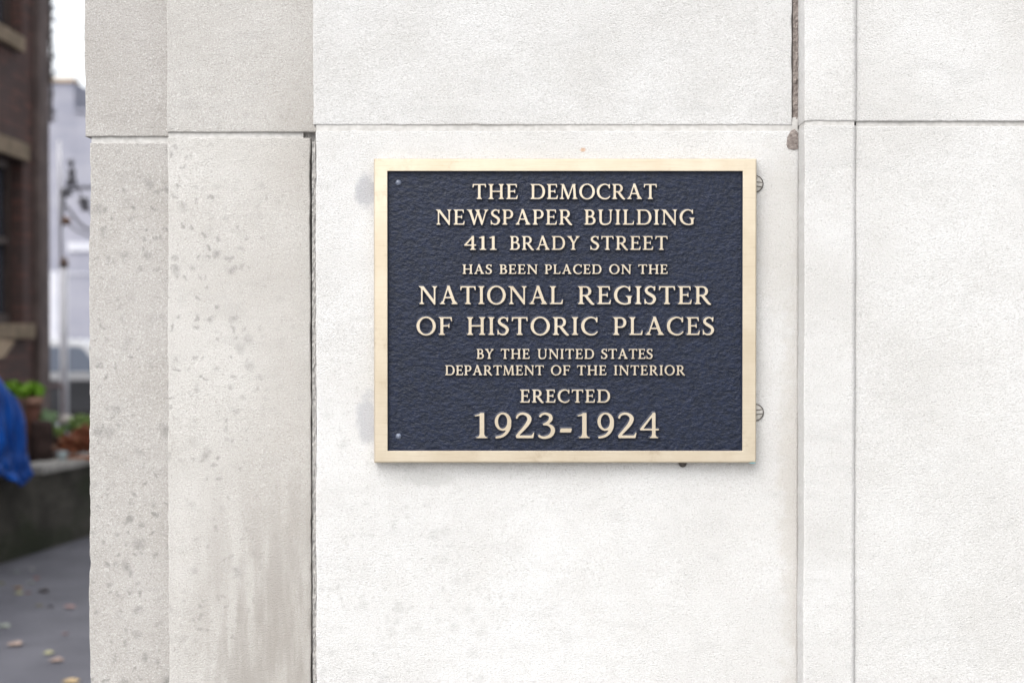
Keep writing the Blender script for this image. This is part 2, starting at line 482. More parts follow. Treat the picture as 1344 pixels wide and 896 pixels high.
def stem(x, w=ST, y0=0, y1=1, b=(SE, SE), t=(SE, SE)):
    out = [[(x - w / 2, y0), (x + w / 2, y0), (x + w / 2, y1), (x - w / 2, y1)]]
    if b: out.append(foot(x, w, y0, 1, *b))
    if t: out.append(foot(x, w, y1, 0, *t))
    return out
def rect(x0, x1, y0, y1): return [(x0, y0), (x1, y0), (x1, y1), (x0, y1)]
def arm_top(x0, x1): return [rect(x0, x1 - .02, .925, 1), [(x1 - .15, .93), (x1 - .09, .925), (x1 - .035, .76), (x1 + .005, .76), (x1 - .005, 1), (x1 - .15, 1)]]
def arm_bot(x0, x1): return [rect(x0, x1 - .04, 0, .075), [(x1 - .19, .07), (x1 - .12, .08), (x1 - .04, .25), (x1 + .005, .25), (x1 - .035, 0), (x1 - .19, 0)]]
def arm_mid(x0, x1): return [rect(x0, x1, .475, .55), [(x1 - .07, .475), (x1 - .02, .385), (x1 + .01, .385), (x1 + .01, .64), (x1 - .02, .64), (x1 - .07, .55)]]
def bowl(x0, x1, y0, y1, w=ST, t=TH):
    """right-hand bowl: (outer polygon, inner polygon)"""
    cy, ry = (y0 + y1) / 2, (y1 - y0) / 2
    xm = x0 + (x1 - x0) * .42
    def se(rx, ry_):   # squarish half ellipse
        return [(xm + rx * math.copysign(abs(math.cos(q)) ** .9, math.cos(q)), cy + ry_ * math.sin(q)) for q in np.radians(np.linspace(-90, 90, 30))]
    return [(x0, y0)] + se(x1 - xm, ry) + [(x0, y1)], [(x0, y0 + t)] + se(x1 - w - xm, ry - t) + [(x0, y1 - t)]
G = {}
def glyph(ch, add, sub=(), add2=()): G[ch] = (list(add), list(sub), list(add2))
x = .2
glyph('I', stem(.2))
glyph('H', stem(.2) + stem(.85) + [rect(.2, .85, .47, .548)])
glyph('E', stem(.2, t=(SE, 0), b=(SE, 0)) + arm_top(.2, .70) + arm_mid(.2, .58) + arm_bot(.2, .76))
glyph('F', stem(.2, t=(SE, 0)) + arm_top(.2, .74) + arm_mid(.2, .60))
glyph('L', stem(.2, b=(SE, 0)) + arm_bot(.2, .76))
glyph('T', stem(.46, t=None) + [rect(.06, .86, .925, 1), [(.03, .76), (.07, .76), (.13, .925), (.2, .93), (.2, 1), (.04, 1)], [(.89, .76), (.85, .76), (.79, .925), (.72, .93), (.72, 1), (.88, 1)]])
glyph('N', stem(.19, .085, b=(.10, .10), t=(.13, 0)) + stem(.90, .085, b=None, t=(.10, .10)) + [[(.10, 1), (.29, 1), (.9425, .13), (.9425, -.03), (.875, -.03)]])
glyph('A', [brush([(.165, .02), (.475, 1.0)], [.082, .082], False), brush([(.475, 1.01), (.83, .02)], [.165, .165], False), rect(.27, .70, .325, .40), [(.40, 1.0), (.475, 1.04), (.56, 1.0), (.5, .9)],
            foot(.158, .082, 0, 1, .11, .11), foot(.835, .165, 0, 1, .10, .09)])
bo, bi = bowl(.2, .74, .44, 1.0)
glyph('R', [bo] , [bi], stem(.2, t=(SE, 0)) + [brush([(.42, .50), (.60, .26), (.78, .04), (.90, -.005)], [.13, .155, .13, .06])])
bo, bi = bowl(.2, .75, .40, 1.0)
glyph('P', [bo], [bi], stem(.2, t=(SE, 0)))
bo, bi = bowl(.2, .68, .50, 1.0, .145); b2o, b2i = bowl(.2, .76, .0, .555, .155)
glyph('B', [bo, b2o], [bi, b2i], stem(.2, t=(SE, 0), b=(SE, 0)))
bo, bi = bowl(.2, 1.0, 0, 1.0, .165)
glyph('D', [bo], [bi], stem(.2, t=(SE, 0), b=(SE, 0)))
glyph('O', [ell(.52, .5, .52, .53)], [ell(.52, .5, .355, .45)])
crb = [(.86, .78), (.76, .92), (.56, .985), (.34, .92), (.17, .76), (.10, .50), (.17, .24), (.34, .08), (.56, .015), (.76, .06), (.91, .20)]
crw = [.05, .075, .08, .115, .155, .17, .155, .115, .085, .075, .05]
glyph('C', [brush(crb, crw), [(.83, .70), (.89, .70), (.90, 1.0), (.85, 1.0), (.77, .90)]])
glyph('G', [brush(crb[:9] + [(.72, .025), (.86, .07)], crw[:9] + [.085, .09]), [(.83, .71), (.88, .71), (.89, 1.0), (.84, 1.0), (.76, .90)], rect(.76, .915, .04, .42), foot(.8375, .155, .46, 0, .12, .07)])
glyph('S', [brush([(.60, .80), (.51, .93), (.36, .975), (.19, .89), (.14, .74), (.24, .61), (.40, .51), (.54, .40), (.58, .25), (.48, .07), (.31, .025), (.16, .08), (.07, .22)],
                  [.05, .07, .085, .12, .15, .16, .17, .165, .155, .11, .08, .07, .05]), [(.56, .74), (.61, .74), (.63, 1.0), (.58, 1.0), (.51, .93)], [(.05, .0), (.09, .0), (.15, .09), (.10, .29), (.045, .29)]])
glyph('U', stem(.2, y0=.30, b=None) + stem(.86, .085, y0=.30, b=None) + [brush([(.2, .36), (.205, .24), (.29, .07), (.52, .02), (.75, .09), (.85, .26), (.86, .36)], [.155, .155, .13, .09, .09, .085, .085])])
glyph('M', [brush([(.175, 0), (.215, 1)], [.085, .085], False), foot(.175, .085, 0, 1, .11, .1), [(.10, 1), (.31, 1), (.64, .17), (.60, -.02), (.55, -.02), (.17, .95)], brush([(.585, .0), (.92, 1.0)], [.08, .08], False),
            [(.85, 1), (1.05, 1), (1.12, 0), (.96, 0), (.91, .9)], foot(1.04, .155, 0, 1, .09, .09), rect(.07, .2, .95, 1), rect(.95, 1.1, .95, 1)])
glyph('W', [[(.10, 1), (.28, 1), (.545, .17), (.50, -.03), (.45, -.03)], brush([(.475, 0), (.76, 1)], [.082, .082], False), [(.60, 1), (.78, 1), (1.06, .17), (1.01, -.03), (.96, -.03)], brush([(.99, 0), (1.285, 1)], [.082, .082], False),
            foot(.195, .13, 1, 0, .14, .10), foot(.69, .13, 1, 0, .09, .11), foot(1.28, .082, 1, 0, .12, .11)])
glyph('Y', stem(.47, y1=.5, t=None) + [[(.11, 1), (.29, 1), (.53, .56), (.5475, .42), (.39, .42), (.3925, .50)], brush([(.50, .44), (.79, 1)], [.08, .08], False), foot(.21, .14, 1, 0, .12, .09), foot(.785, .08, 1, 0, .11, .11)])
glyph('1', stem(.29, .165, t=None, b=(.13, .13)) + [[(.2075, .87), (.06, .84), (.03, .885), (.3725, 1.02), (.3725, .8)]])
glyph('2', [brush([(.08, .76), (.14, .90), (.30, .965), (.46, .90), (.53, .76), (.47, .58), (.33, .38), (.16, .17), (.07, .05)], [.09, .10, .11, .14, .165, .16, .14, .12, .10]), rect(.06, .66, 0, .125), [(.5, .11), (.60, .125), (.66, .24), (.71, .24), (.67, 0), (.5, 0)]])
glyph('3', [brush([(.09, .82), (.17, .93), (.31, .96), (.46, .88), (.47, .73), (.36, .60), (.20, .53)], [.10, .10, .11, .14, .15, .12, .08]),
            brush([(.22, .535), (.38, .53), (.52, .43), (.55, .27), (.46, .10), (.28, .03), (.12, .06), (.06, .14)], [.07, .10, .15, .165, .15, .12, .11, .10])])
glyph('4', [rect(.46, .61, .0, 1.0), rect(.04, .74, .30, .385), [(.02, .30), (.11, .30), (.52, .88), (.61, 1.02), (.52, 1.02), (.02, .37)], foot(.535, .15, 0, 1, .10, .12)], [])
glyph('9', [ell(.33, .65, .325, .365)], [ell(.315, .655, .165, .27)], [brush([(.57, .68), (.565, .45), (.47, .24), (.30, .09), (.06, .03)], [.15, .155, .14, .12, .10]), [(.035, .075), (.10, .095), (.16, .06), (.10, -.02), (.03, .0)]])
glyph('-', [[(.03, .22), (.46, .22), (.50, .40), (.07, .40)]])

def poly_sdf(P, X, Y):
    P = np.array(P); d = np.full(X.shape, 1e9); ins = np.zeros(X.shape, bool)
    n = len(P)
    for i in range(n):
        a, b = P[i], P[(i + 1) % n]
        e = b - a; L2 = e @ e
        if L2 < 1e-12: continue
        wx, wy = X - a[0], Y - a[1]
        t = np.clip((wx * e[0] + wy * e[1]) / L2, 0, 1)
        d = np.minimum(d, (wx - e[0] * t) ** 2 + (wy - e[1] * t) ** 2)
        c = ((a[1] > Y) != (b[1] > Y))
        if abs(e[1]) > 1e-12: ins ^= c & (X < e[0] * (Y - a[1]) / e[1] + a[0])
    d = np.sqrt(d)
    return np.where(ins, -d, d)
def contours(f, x0, y0, h, lev):
    """marching squares loops of f==lev (f indexed [row, col])"""
    g = f - lev
    g = np.where(np.abs(g) < 1e-7, 1e-7, g)
    nxt, pos = {}, {}
    ny, nx = g.shape
    def pt(a, b):
        k = (a, b) if a < b else (b, a)
        if k not in pos:
            va, vb = g[a], g[b]; t = va / (va - vb)
            pos[k] = (x0 + h * (a[1] + (b[1] - a[1]) * t), y0 + h * (a[0] + (b[0] - a[0]) * t))
        return k
    s = g < 0
    mixed = (s[:-1, :-1].astype(int) + s[1:, :-1] + s[:-1, 1:] + s[1:, 1:])
    for j, i in zip(*np.nonzero((mixed > 0) & (mixed < 4))):
        c = [(j, i), (j, i + 1), (j + 1, i + 1), (j + 1, i)]
        ent, ext = [], []
        for k in range(4):
            a, b = c[k], c[(k + 1) % 4]
            if s[a] and not s[b]: ext.append(pt(a, b))
            if not s[a] and s[b]: ent.append(pt(a, b))
        if len(ent) == 1: nxt[ext[0]] = ent[0]
        else:
            # ambiguous cell: pair so that insides stay apart
            for e in ext:
                best = min(ent, key=lambda q: (pos[q][0] - pos[e][0]) ** 2 + (pos[q][1] - pos[e][1]) ** 2)
                nxt[e] = best; ent = [q for q in ent if q != best]
    loops = []
    while nxt:
        k0 = next(iter(nxt)); lp = []; k = k0
        while k in nxt:
            lp.append(pos[k]); k = nxt.pop(k)
        if len(lp) > 8: loops.append(lp)
    return loops
H = 1 / 72
FIELD = {}
def field(ch):
    if ch in FIELD: return FIELD[ch]
    add, sub, add2 = G[ch]
    allp = np.array([p for P in add + add2 for p in P])
    x0, y0 = allp.min(0) - .12; x1, y1 = allp.max(0) + .12
    nx, ny = int((x1 - x0) / H) + 1, int((y1 - y0) / H) + 1
    X, Y = np.meshgrid(x0 + np.arange(nx) * H, y0 + np.arange(ny) * H)
    f = np.full(X.shape, 1e9)
    for P in add: f = np.minimum(f, poly_sdf(P, X, Y))
    for P in sub: f = np.maximum(f, -poly_sdf(P, X, Y))
    for P in add2: f = np.minimum(f, poly_sdf(P, X, Y))
    f = np.clip(f, -.3, .3)
    for _ in range(2):        # soften the corners as a casting does
        g = np.pad(f, 1, mode='edge')
        f = (g[:-2, 1:-1] + g[2:, 1:-1] + g[1:-1, :-2] + g[1:-1, 2:] + 2 * f) / 6
    FIELD[ch] = (f, x0, y0)
    return FIELD[ch]
GL = {}
def loops_of(ch, lev):
    if (ch, lev) not in GL:
        L = contours(*field(ch)[:1], *field(ch)[1:], H, lev)
        # light smoothing of the contour
        out = []
        for lp in L:
            a = np.array(lp)
            a = (np.roll(a, 1, 0) + 2 * a + np.roll(a, -1, 0)) / 4
            out.append(a[::2] if len(a) > 60 else a)
        GL[(ch, lev)] = out
    return GL[(ch, lev)]

# ================================================================== PLAQUE
bronze = Mat('brushed_bronze', 0.34, 0.62, 0.5)
bv = bronze.mapping((1.5, 40, 60))
bn = bronze.noise(14, 4, 0.6, bv); bl = bronze.noise(13, 5, 0.65)
c = bronze.mix(bronze.ramp(bl, 0.3, 0.75), (0.50, 0.425, 0.315), (0.575, 0.505, 0.395))
c = bronze.mix(bronze.ramp(bn, 0.5, 0.8, 0, 0.5), c, (0.38, 0.30, 0.205))
c = bronze.mix(bronze.ramp(bronze.noise(21, 5, .7, bronze.mapping((1, 1, 1), (3, 2, 8))), 0.56, 0.75, 0, 0.5), c, (0.31, 0.23, 0.15))
bronze.color(c).normal(bronze.bump(bn, 0.12, 0.0006))
bronze_m = bronze.m
navy = Mat('navy_leatherette_paint', 0.28, 0, 0.27)
nv = navy.mapping((1, 1, 1.7), (0, 0, 0), (0, R(-8), 0))
na = navy.noise(115, 5, 0.62, nv, 0.35); nb = navy.noise(240, 4, 0.7, nv)
c = navy.mix(navy.ramp(na, 0.35, 0.7), (0.003, 0.006, 0.016), (0.007, 0.012, 0.031))
navy.color(c)
navy.normal(navy.bump(nb, 0.8, 0.0016, navy.bump(na, 0.4, 0.0030)))
navy_m = navy.m
navy2 = simple('navy_paint_flank', (0.010, 0.013, 0.026), (0.018, 0.022, 0.038), 200, 0.36, spec=.5, bump=.15, bdist=.001)

PF = 2.2 - .019        # depth of the frame's face
PP = 2.2 - .0135       # depth of the navy ground
def PW(px, py, d): return at(px, py, d)
xL, xR = PX(490.6, PF), PX(993.2, PF)
zT, zB = PZ(208, PF), PZ(607.3, PF)
pcx, pcz = (xL + xR) / 2, (zT + zB) / 2
pl = empty('wall_plaque', (pcx, 0, pcz), 'dark navy cast plaque with bronze border and raised bronze lettering on the pale slab', 'plaque')
def PL(v): return (v[0] - pcx, v[1], v[2] - pcz)
# frame: bevelled border with a real inner opening
ixL, ixR, izT, izB = PX(508.6, PF), PX(974.6, PF), PZ(224.6, PF), PZ(591.4, PF)
yb, yf, yi = -.0015, PF - CAMD, PP - CAMD + .003
b = .0016
rings = [
    [(xL, xR, zB, zT), yb], [(xL, xR, zB, zT), yf + .004], [(xL + .0009, xR - .0009, zB + .0012, zT - .0009), yf + .0012], [(xL + .0022, xR - .0022, zB + .0026, zT - .0022), yf],
    [(ixL - .0006, ixR + .0006, izB - .0006, izT + .0006), yf], [(ixL, ixR, izB, izT), yf + .0006],
    [(ixL + .0022, ixR - .0022, izB + .0022, izT - .0022), yi]]
V, Fc = [], []
for (x0, x1, z0, z1), y in rings:
    V += [PL((x0, y, z0)), PL((x1, y, z0)), PL((x1, y, z1)), PL((x0, y, z1))]
for k in range(len(rings) - 1):
    for i in range(4):
        j = (i + 1) % 4
        Fc.append((k * 4 + i, k * 4 + j, k * 4 + 4 + j, k * 4 + 4 + i))
Fc.append((3, 2, 1, 0))
fr = pyobj('frame', V, Fc, [bronze_m, navy2], pl)
for p in fr.data.polygons:
    if 20 <= p.index < 24: p.material_index = 1
fr['label'] = 'polished bronze border'
# ground of the plaque
nxg, nzg = 420, 330
V, Fc = [], []
for j in range(nzg + 1):
    for i in range(nxg + 1):
        x = ixL + .001 + (ixR - ixL - .002) * i / nxg; z = izB + .001 + (izT - izB - .002) * j / nzg
        q_ = z + .16 * x
        y = PP - CAMD + .00055 * mnoise.noise((x * 190, 0, q_ * 300)) + .0004 * mnoise.noise((x * 90 + 7, 2, q_ * 150)) + .00035 * abs(mnoise.noise((x * 330, 5, q_ * 460))) + .0003 * mnoise.noise((x * 16, 4, z * 16))
        V.append(PL((x, y, z)))
for j in range(nzg):
    for i in range(nxg):
        a = j * (nxg + 1) + i
        Fc.append((a, a + 1, a + nxg + 2, a + nxg + 1))
pyobj('field', V, Fc, navy_m, pl, True)['label'] = 'pebbled navy painted ground of the plaque'

LINES = [
    (241.6, 261.3, [('THE', 620.4, 679.6), ('DEMOCRAT', 696.3, 862.1)], -.003),
    (275.1, 294.9, [('NEWSPAPER', 572.4, 751.3), ('BUILDING', 766.9, 911.5)], -.003),
    (309.9, 327.9, [('411', 609.5, 651.9), ('BRADY', 669.2, 760.8), ('STREET', 774.9, 876.1)], -.003),
    (347.2, 359.4, [('HAS', 607.3, 645.7), ('BEEN', 655.6, 705.6), ('PLACED', 715.1, 789.4), ('ON', 799.5, 828.5), ('THE', 837.8, 876.2)], .004),
    (375.5, 399.1, [('NATIONAL', 549.8, 738.9), ('REGISTER', 758.6, 933.2)], -.003),
    (416.1, 439.5, [('OF', 546.7, 593.1), ('HISTORIC', 612.9, 784.6), ('PLACES', 804.7, 937.2)], -.003),
    (457.9, 470.7, [('BY', 625.6, 648.1), ('THE', 657.3, 695.2), ('UNITED', 705.5, 779.6), ('STATES', 789.2, 856.6)], .004),
    (479.4, 492.1, [('DEPARTMENT', 584.3, 713.6), ('OF', 723.1, 748.3), ('THE', 757.5, 795.9), ('INTERIOR', 805.9, 899.0)], .004),
    (511.2, 528.0, [('ERECTED', 682.8, 800.6)], .004),
    (541.3, 575.0, [('1', 623, 640.2), ('9', 649.4, 671), ('2', 677, 701), ('3', 706.4, 728.4), ('-', 735, 750.5), ('1', 758, 774.4), ('9', 784.3, 805.8), ('2', 811.4, 835.3), ('4', 840.2, 865)], -.012)]
def ink(ch, lev):
    a = np.concatenate(loops_of(ch, lev)); return a[:, 0].min(), a[:, 0].max()
RELIEF = .0042
deps = None
for (yt, ybs, words, lev) in LINES:
    cap_px = ybs - yt
    face = PP - CAMD - RELIEF
    dface = face + CAMD
    cu = bpy.data.curves.new('lettering', 'CURVE'); cu.dimensions = '2D'; cu.fill_mode = 'BOTH'
    zb = PZ(ybs, dface); zt = PZ(yt, dface); cap = zt - zb
    for (wd, xa, xb) in words:
        # natural layout in cap units, then fit by tracking first and width last
        inks = [ink(ch, lev) for ch in wd]
        tot = sum(b_ - a_ for a_, b_ in inks)
        target = (xb - xa) / cap_px
        ng = len(wd) - 1
        if ng:
            gap = (target - tot) / ng
            gap_use = min(max(gap, .10), .17)
            sx = (target - gap_use * ng) / tot
            sx = min(max(sx, .84), 1.2)
            gap_use = (target - tot * sx) / ng
        else:
            sx, gap_use = target / tot, 0
        cx = 0.0
        for ch, (a_, b_) in zip(wd, inks):
            for lp in loops_of(ch, lev):
                sp = cu.splines.new('POLY'); sp.use_cyclic_u = True
                sp.points.add(len(lp) - 1)
                co = np.ones((len(lp), 4)); co[:, 2] = 0
                co[:, 0] = PX(xa, dface) - pcx + (cx + (lp[:, 0] - a_) * sx) * cap
                co[:, 1] = zb - pcz + lp[:, 1] * cap
                sp.points.foreach_set('co', co.ravel())
            cx += (b_ - a_) * sx + gap_use
    bev = min(.0023, .085 * cap)
    cu.bevel_depth = bev; cu.bevel_resolution = 0; cu.extrude = RELIEF - bev + .0004; cu.offset = 0
    tmp = bpy.data.objects.new('tmp', cu); COL.objects.link(tmp)
    deps = bpy.context.evaluated_depsgraph_get()
    me = bpy.data.meshes.new_from_object(tmp.evaluated_get(deps))
    bpy.data.objects.remove(tmp); bpy.data.curves.remove(cu)
    # 2D curve lies in local XY facing +Z: turn it to face -Y
    me.transform(Matrix.Translation((0, PP - CAMD + .0004, 0)) @ Matrix.Rotation(R(90), 4, 'X'))
    me.materials.clear()
    o = link('lettering', me, [bronze_m, navy2], pl)
    me.update()
    ymin = min(v.co.y for v in me.vertices)
    for p in me.polygons:
        flat = all(me.vertices[i].co.y < ymin + 1e-5 for i in p.vertices)
        p.material_index = 0 if flat else 1
        p.use_smooth = False
    txt = '1923-1924' if cap_px > 30 else ' '.join(w[0] for w in words)
    o['label'] = 'raised bronze line reading ' + txt
# rosette bolt heads in the left corners
paint_chip = simple('worn_bolt_paint', (0.05, 0.06, 0.09), (0.12, 0.14, 0.19), 300, 0.4, spec=.6)
for (px, py) in ((523, 240), (523, 572.5)):
    p = at(px, py, PP)
    bm = NB()
    lathe(bm, [(.0046, -.001), (.0046, .0006), (.0036, .0019), (.0018, .0027), (.0004, .0029)], 14, Matrix.Translation(PL(p)) @ Matrix.Rotation(R(90), 4, 'X'))
    obj('bolt_head', bm, paint_chip, pl, True)
# small dark stud under the bottom edge, turquoise paint drip on the corner
dark_m = simple('dark_iron', (0.03, 0.028, 0.027), (0.07, 0.062, 0.055), 150, 0.6, metal=.3, bump=.3, bdist=.002)
p = at(897, 608.4, PF + .006)
bm = NB(); lathe(bm, [(.006, -.010), (.0062, .001), (.004, .003)], 12, Matrix.Translation(PL((p.x, -.004, p.z))) @ Matrix.Rotation(R(90), 4, 'X'))
obj('mounting_stud', bm, dark_m, pl, True)
tq = simple('turquoise_paint', (0.16, 0.34, 0.38), (0.24, 0.44, 0.48), 200, 0.5)
bm = NB()
q = [(984, 607.6), (991, 603.4), (993.0, 603.0), (992.6, 607.4), (989, 608.2)]
ft = [bm.verts.new(PL((PX(x, PF), yf - .0001 + .0022 * (k in (0, 2, 3, 4)), PZ(y, PF)))) for k, (x, y) in enumerate(q)]
bk = [bm.verts.new((v.co.x, v.co.y + .003, v.co.z)) for v in ft]
bm.faces.new(ft[::-1]); bm.faces.new(bk)
for i in range(5): bm.faces.new((ft[i], ft[(i + 1) % 5], bk[(i + 1) % 5], bk[i]))
bmesh.ops.recalc_face_normals(bm, faces=bm.faces[:])
obj('paint_drip', bm, tq, pl)

# plugged fixing holes half hidden behind the plaque's right edge
plug_m = simple('plug_filler', (0.33, 0.315, 0.29), (0.46, 0.445, 0.42), 160, 0.9, bump=.4, bdist=.002)
plug_d = simple('plug_groove', (0.045, 0.04, 0.035), (0.10, 0.09, 0.08), 200, 0.9)
def plug(px, py, rot, label):
    c0 = at(px, py, D0)
    e = empty('wall_plug', (c0.x, 0, c0.z), label, 'wall plug', 'plugged fixing holes beside the plaque')
    M = Matrix.Rotation(R(90), 4, 'X')
    bm = NB(); lathe(bm, [(.0125, -.004), (.0125, .0008), (.0105, .0014), (.0002, .0015)], 28, M); obj('disc', bm, plug_m, e, True)
    bm = NB(); tube(bm, [(.0128 * math.cos(t), -.0008, .0128 * math.sin(t)) for t in np.linspace(0, 2 * math.pi, 33)], .0008, 6, False); obj('rim', bm, plug_d, e)
    Mr = Matrix.Rotation(R(rot), 4, 'Y')
    for (x0, x1, z0, z1, a) in ((-.011, .011, .0026, .0038, 0), (-.011, .011, -.0040, -.0028, 0), (-.0005, .0005, -.010, .010, 12)):
        bm = NB(); box(bm, x0, x1, -.0021, -.0010, z0, z1, Mr @ Matrix.Rotation(R(a), 4, 'Y')); obj('slot', bm, plug_d, e)
plug(990.5, 241.5, 6, 'round slotted plug in the wall at the upper right edge of the plaque')
plug(991, 541, -8, 'round slotted plug in the wall at the lower right edge of the plaque')

# ================================================================== ALLEY BACKGROUND
# ---- low concrete planter wall running back along the alley
A = on_ground(0, 740); B = on_ground(115, 704)
dirw = (B - A).normalized(); nrm = Vector((-dirw.y, dirw.x, 0))       # points left, into the bed
W0 = A - dirw * 3.0; W1 = A + dirw * 3.1
WALLH = CAMZ - (CAMZ) * (612 - 428) / (722 - 428)
wall_m = Mat('mossy_concrete', 0.9, 0, .3)
n1 = wall_m.noise(3.0, 6, 0.65); n2 = wall_m.noise(40, 4, 0.6); n3 = wall_m.noise(1.6, 4, .6, wall_m.mapping((1, 1, 2.0), (3, 1, 0)))
c = wall_m.mix(wall_m.ramp(n1, 0.35, 0.65), (0.036, 0.033, 0.027), (0.080, 0.075, 0.063))
c = wall_m.mix(wall_m.ramp(n3, 0.48, 0.66, 0, .8), c, (0.026, 0.034, 0.016))
c = wall_m.mix(wall_m.ramp(n2, 0.5, 0.7, 0, .4), c, (0.07, 0.066, 0.058))
wall_m.color(c).normal(wall_m.bump(n2, .5, .01))
cap_m = simple('pale_coping', (0.26, 0.255, 0.24), (0.40, 0.39, 0.37), 14, .9, bump=.3)
pw = empty('planter_wall', W0, 'low mossy concrete planter wall along the alley behind the stone corner', 'planter wall', None, math.atan2(dirw.y, dirw.x))
LW = (W1 - W0).length
bm = NB(); box(bm, 0, LW, 0, .22, 0, WALLH - .05)
bmesh.ops.subdivide_edges(bm, edges=bm.edges[:], cuts=6, use_grid_fill=True)
for v in bm.verts: v.co.y += .02 * mnoise.noise(v.co * 2.3); v.co.z += .012 * mnoise.noise(v.co * 3 + Vector((5, 0, 0)))
obj('wall', bm, wall_m.m, pw)
bm = NB(); box(bm, 3.55, LW + .02, -.03, .26, WALLH - .048, WALLH); obj('coping', bm, cap_m, pw, bevel=.012)
# bed of soil behind the wall
def bed(t, s, z=0.0): p = A + dirw * t + nrm * s; return Vector((p.x, p.y, z))
soil_m = simple('planter_soil', (0.03, 0.022, 0.017), (0.075, 0.052, 0.038), 12, .95, bump=.8, bdist=.05)
bm = NB()
gx, gy = 44, 14
vv = [[bm.verts.new(bed(-2.9 + 5.8 * i / gx, .225 + 1.2 * j / gy, WALLH - .12 + .07 * mnoise.noise((i * .45, j * .45, 2)))) for j in range(gy + 1)] for i in range(gx + 1)]
for i in range(gx):
    for j in range(gy): bm.faces.new((vv[i][j], vv[i + 1][j], vv[i + 1][j + 1], vv[i][j + 1]))
tag(obj('planter_soil', bm, soil_m), kind='structure')

# ---- brown brick building on the left
BX = -4.32 + 0.0
brick = Mat('dark_brown_brick', 0.9, 0, .3)
bt = brick.N.new('ShaderNodeTexBrick')
brick.L.new(brick.mapping((1, 1, 1), (0, 0, 0), (0, R(90), 0)), bt.inputs['Vector'])
cmb = brick.N.new('ShaderNodeCombineXYZ'); xx = brick.xyz()
brick.L.new(brick.math('ADD', xx[1], xx[0]), cmb.inputs[0]); brick.L.new(xx[2], cmb.inputs[1])
brick.L.new(cmb.outputs[0], bt.inputs['Vector'])
bt.inputs['Color1'].default_value = (.15, .075, .062, 1); bt.inputs['Color2'].default_value = (.075, .048, .045, 1); bt.inputs['Mortar'].default_value = (.055, .050, .046, 1)
bt.inputs['Scale'].default_value = 1; bt.inputs['Brick Width'].default_value = .21; bt.inputs['Row Height'].default_value = .072; bt.inputs['Mortar Size'].default_value = .007
bn_ = brick.noise(2.4, 5, .6)
brick.color(brick.mix(brick.ramp(bn_, .35, .7, 0, .55), bt.outputs['Color'], (.10, .070, .066)))
brick.normal(brick.bump(bt.outputs['Fac'], -.5, .01))
sand_m = simple('sandstone_trim', (0.17, 0.13, 0.085), (0.28, 0.215, 0.15), 8, .9, bump=.3)
frame_m = simple('old_window_frame', (0.045, 0.030, 0.026), (0.075, 0.052, 0.045), 9, .6)
glass_m = Mat('window_glass', .08, 0, .6).color((.05, .055, .07)).m
def yX(px): return BX / ray(px, 448).x * 1.0 - CAMD        # y on the plane x=BX seen at px
def zX(px, py): return on_x(px, py, BX).z
bb = empty('brick_building', (BX, yX(0), 0), 'dark brown brick building with sandstone window trim beyond the planter', 'building')
def BL(x0, x1, y0, y1, z0, z1): return (x0 - BX, x1 - BX, y0 - yX(0), y1 - yX(0), z0, z1)
yE = yX(64.5)
wy0, wy1 = yX(-34), yX(31)
zs0, zs1 = zX(15, 424), zX(15, 206)
# walls as pieces around the window openings
up0, up1 = zX(10, 42), zX(10, -150)
bm = NB()
for (y0, y1, z0, z1) in ((3, wy0, 0, 9), (wy1, yE, 0, 9), (wy0, wy1, 0, zs0), (wy0, wy1, zs1, up0), (wy0, wy1, up1, 9)):
    box(bm, *BL(BX - .32, BX, y0, y1, z0, z1))
box(bm, *BL(BX - 9, BX - .325, 3, yE - .004, 0, 8.99))
obj('wall', bm, brick.m, bb)
# corner pilaster and a rain pipe
bm = NB(); box(bm, *BL(BX + .003, BX + .06, yX(44), yX(57), 0, 9)); obj('pilaster', bm, simple('pilaster_brick', (.095, .072, .068), (.15, .115, .105), 5, .9, bump=.3), bb, bevel=.01)
for (za, zb_, py0, py1) in ((zs1, up0, 180, 207), (zs0 - .15, zs0, 0, 0)): pass
def trim(name, y0, y1, z0, z1, out, mat=sand_m, bev=.01):
    bm = NB(); box(bm, *BL(BX - .1, BX + out, y0, y1, z0, z1)); return obj(name, bm, mat, bb, bevel=bev)
trim('lintel', yX(-40), yX(35), zs1 + .003, zX(15, 183), .035)
trim('sill', yX(-40), yX(36), zs0 - .13, zs0 - .003, .07)
trim('sill', yX(-40), yX(24), up0 - .13, up0 - .003, .07)
for (z0, z1) in ((zs0, zs1), (up0, up1)):
    bm = NB()
    for (a, b_, c_, d) in ((wy0, wy0 + .08, z0, z1), (wy1 - .10, wy1, z0, z1), (wy0, wy1, z0, z0 + .08), (wy0, wy1, z1 - .08, z1), (wy0, wy1, (z0 + z1) / 2 - .03, (z0 + z1) / 2 + .03), ((wy0 + wy1) / 2 - .03, (wy0 + wy1) / 2 + .03, z0, z1)):
        box(bm, *BL(BX - .16 + random.random() * .004, BX - .10 + random.random() * .004, a, b_, c_, d))
    w = obj('window', bm, frame_m, bb)
    bm = NB(); box(bm, *BL(BX - .15, BX - .14, wy0 + .01, wy1 - .01, z0 + .01, z1 - .01)); obj('pane', bm, glass_m, w)
bm = NB(); box(bm, *BL(BX - .9, BX + .05, 3, yE + .02, 9.005, 9.25)); obj('parapet', bm, sand_m, bb, bevel=.02)

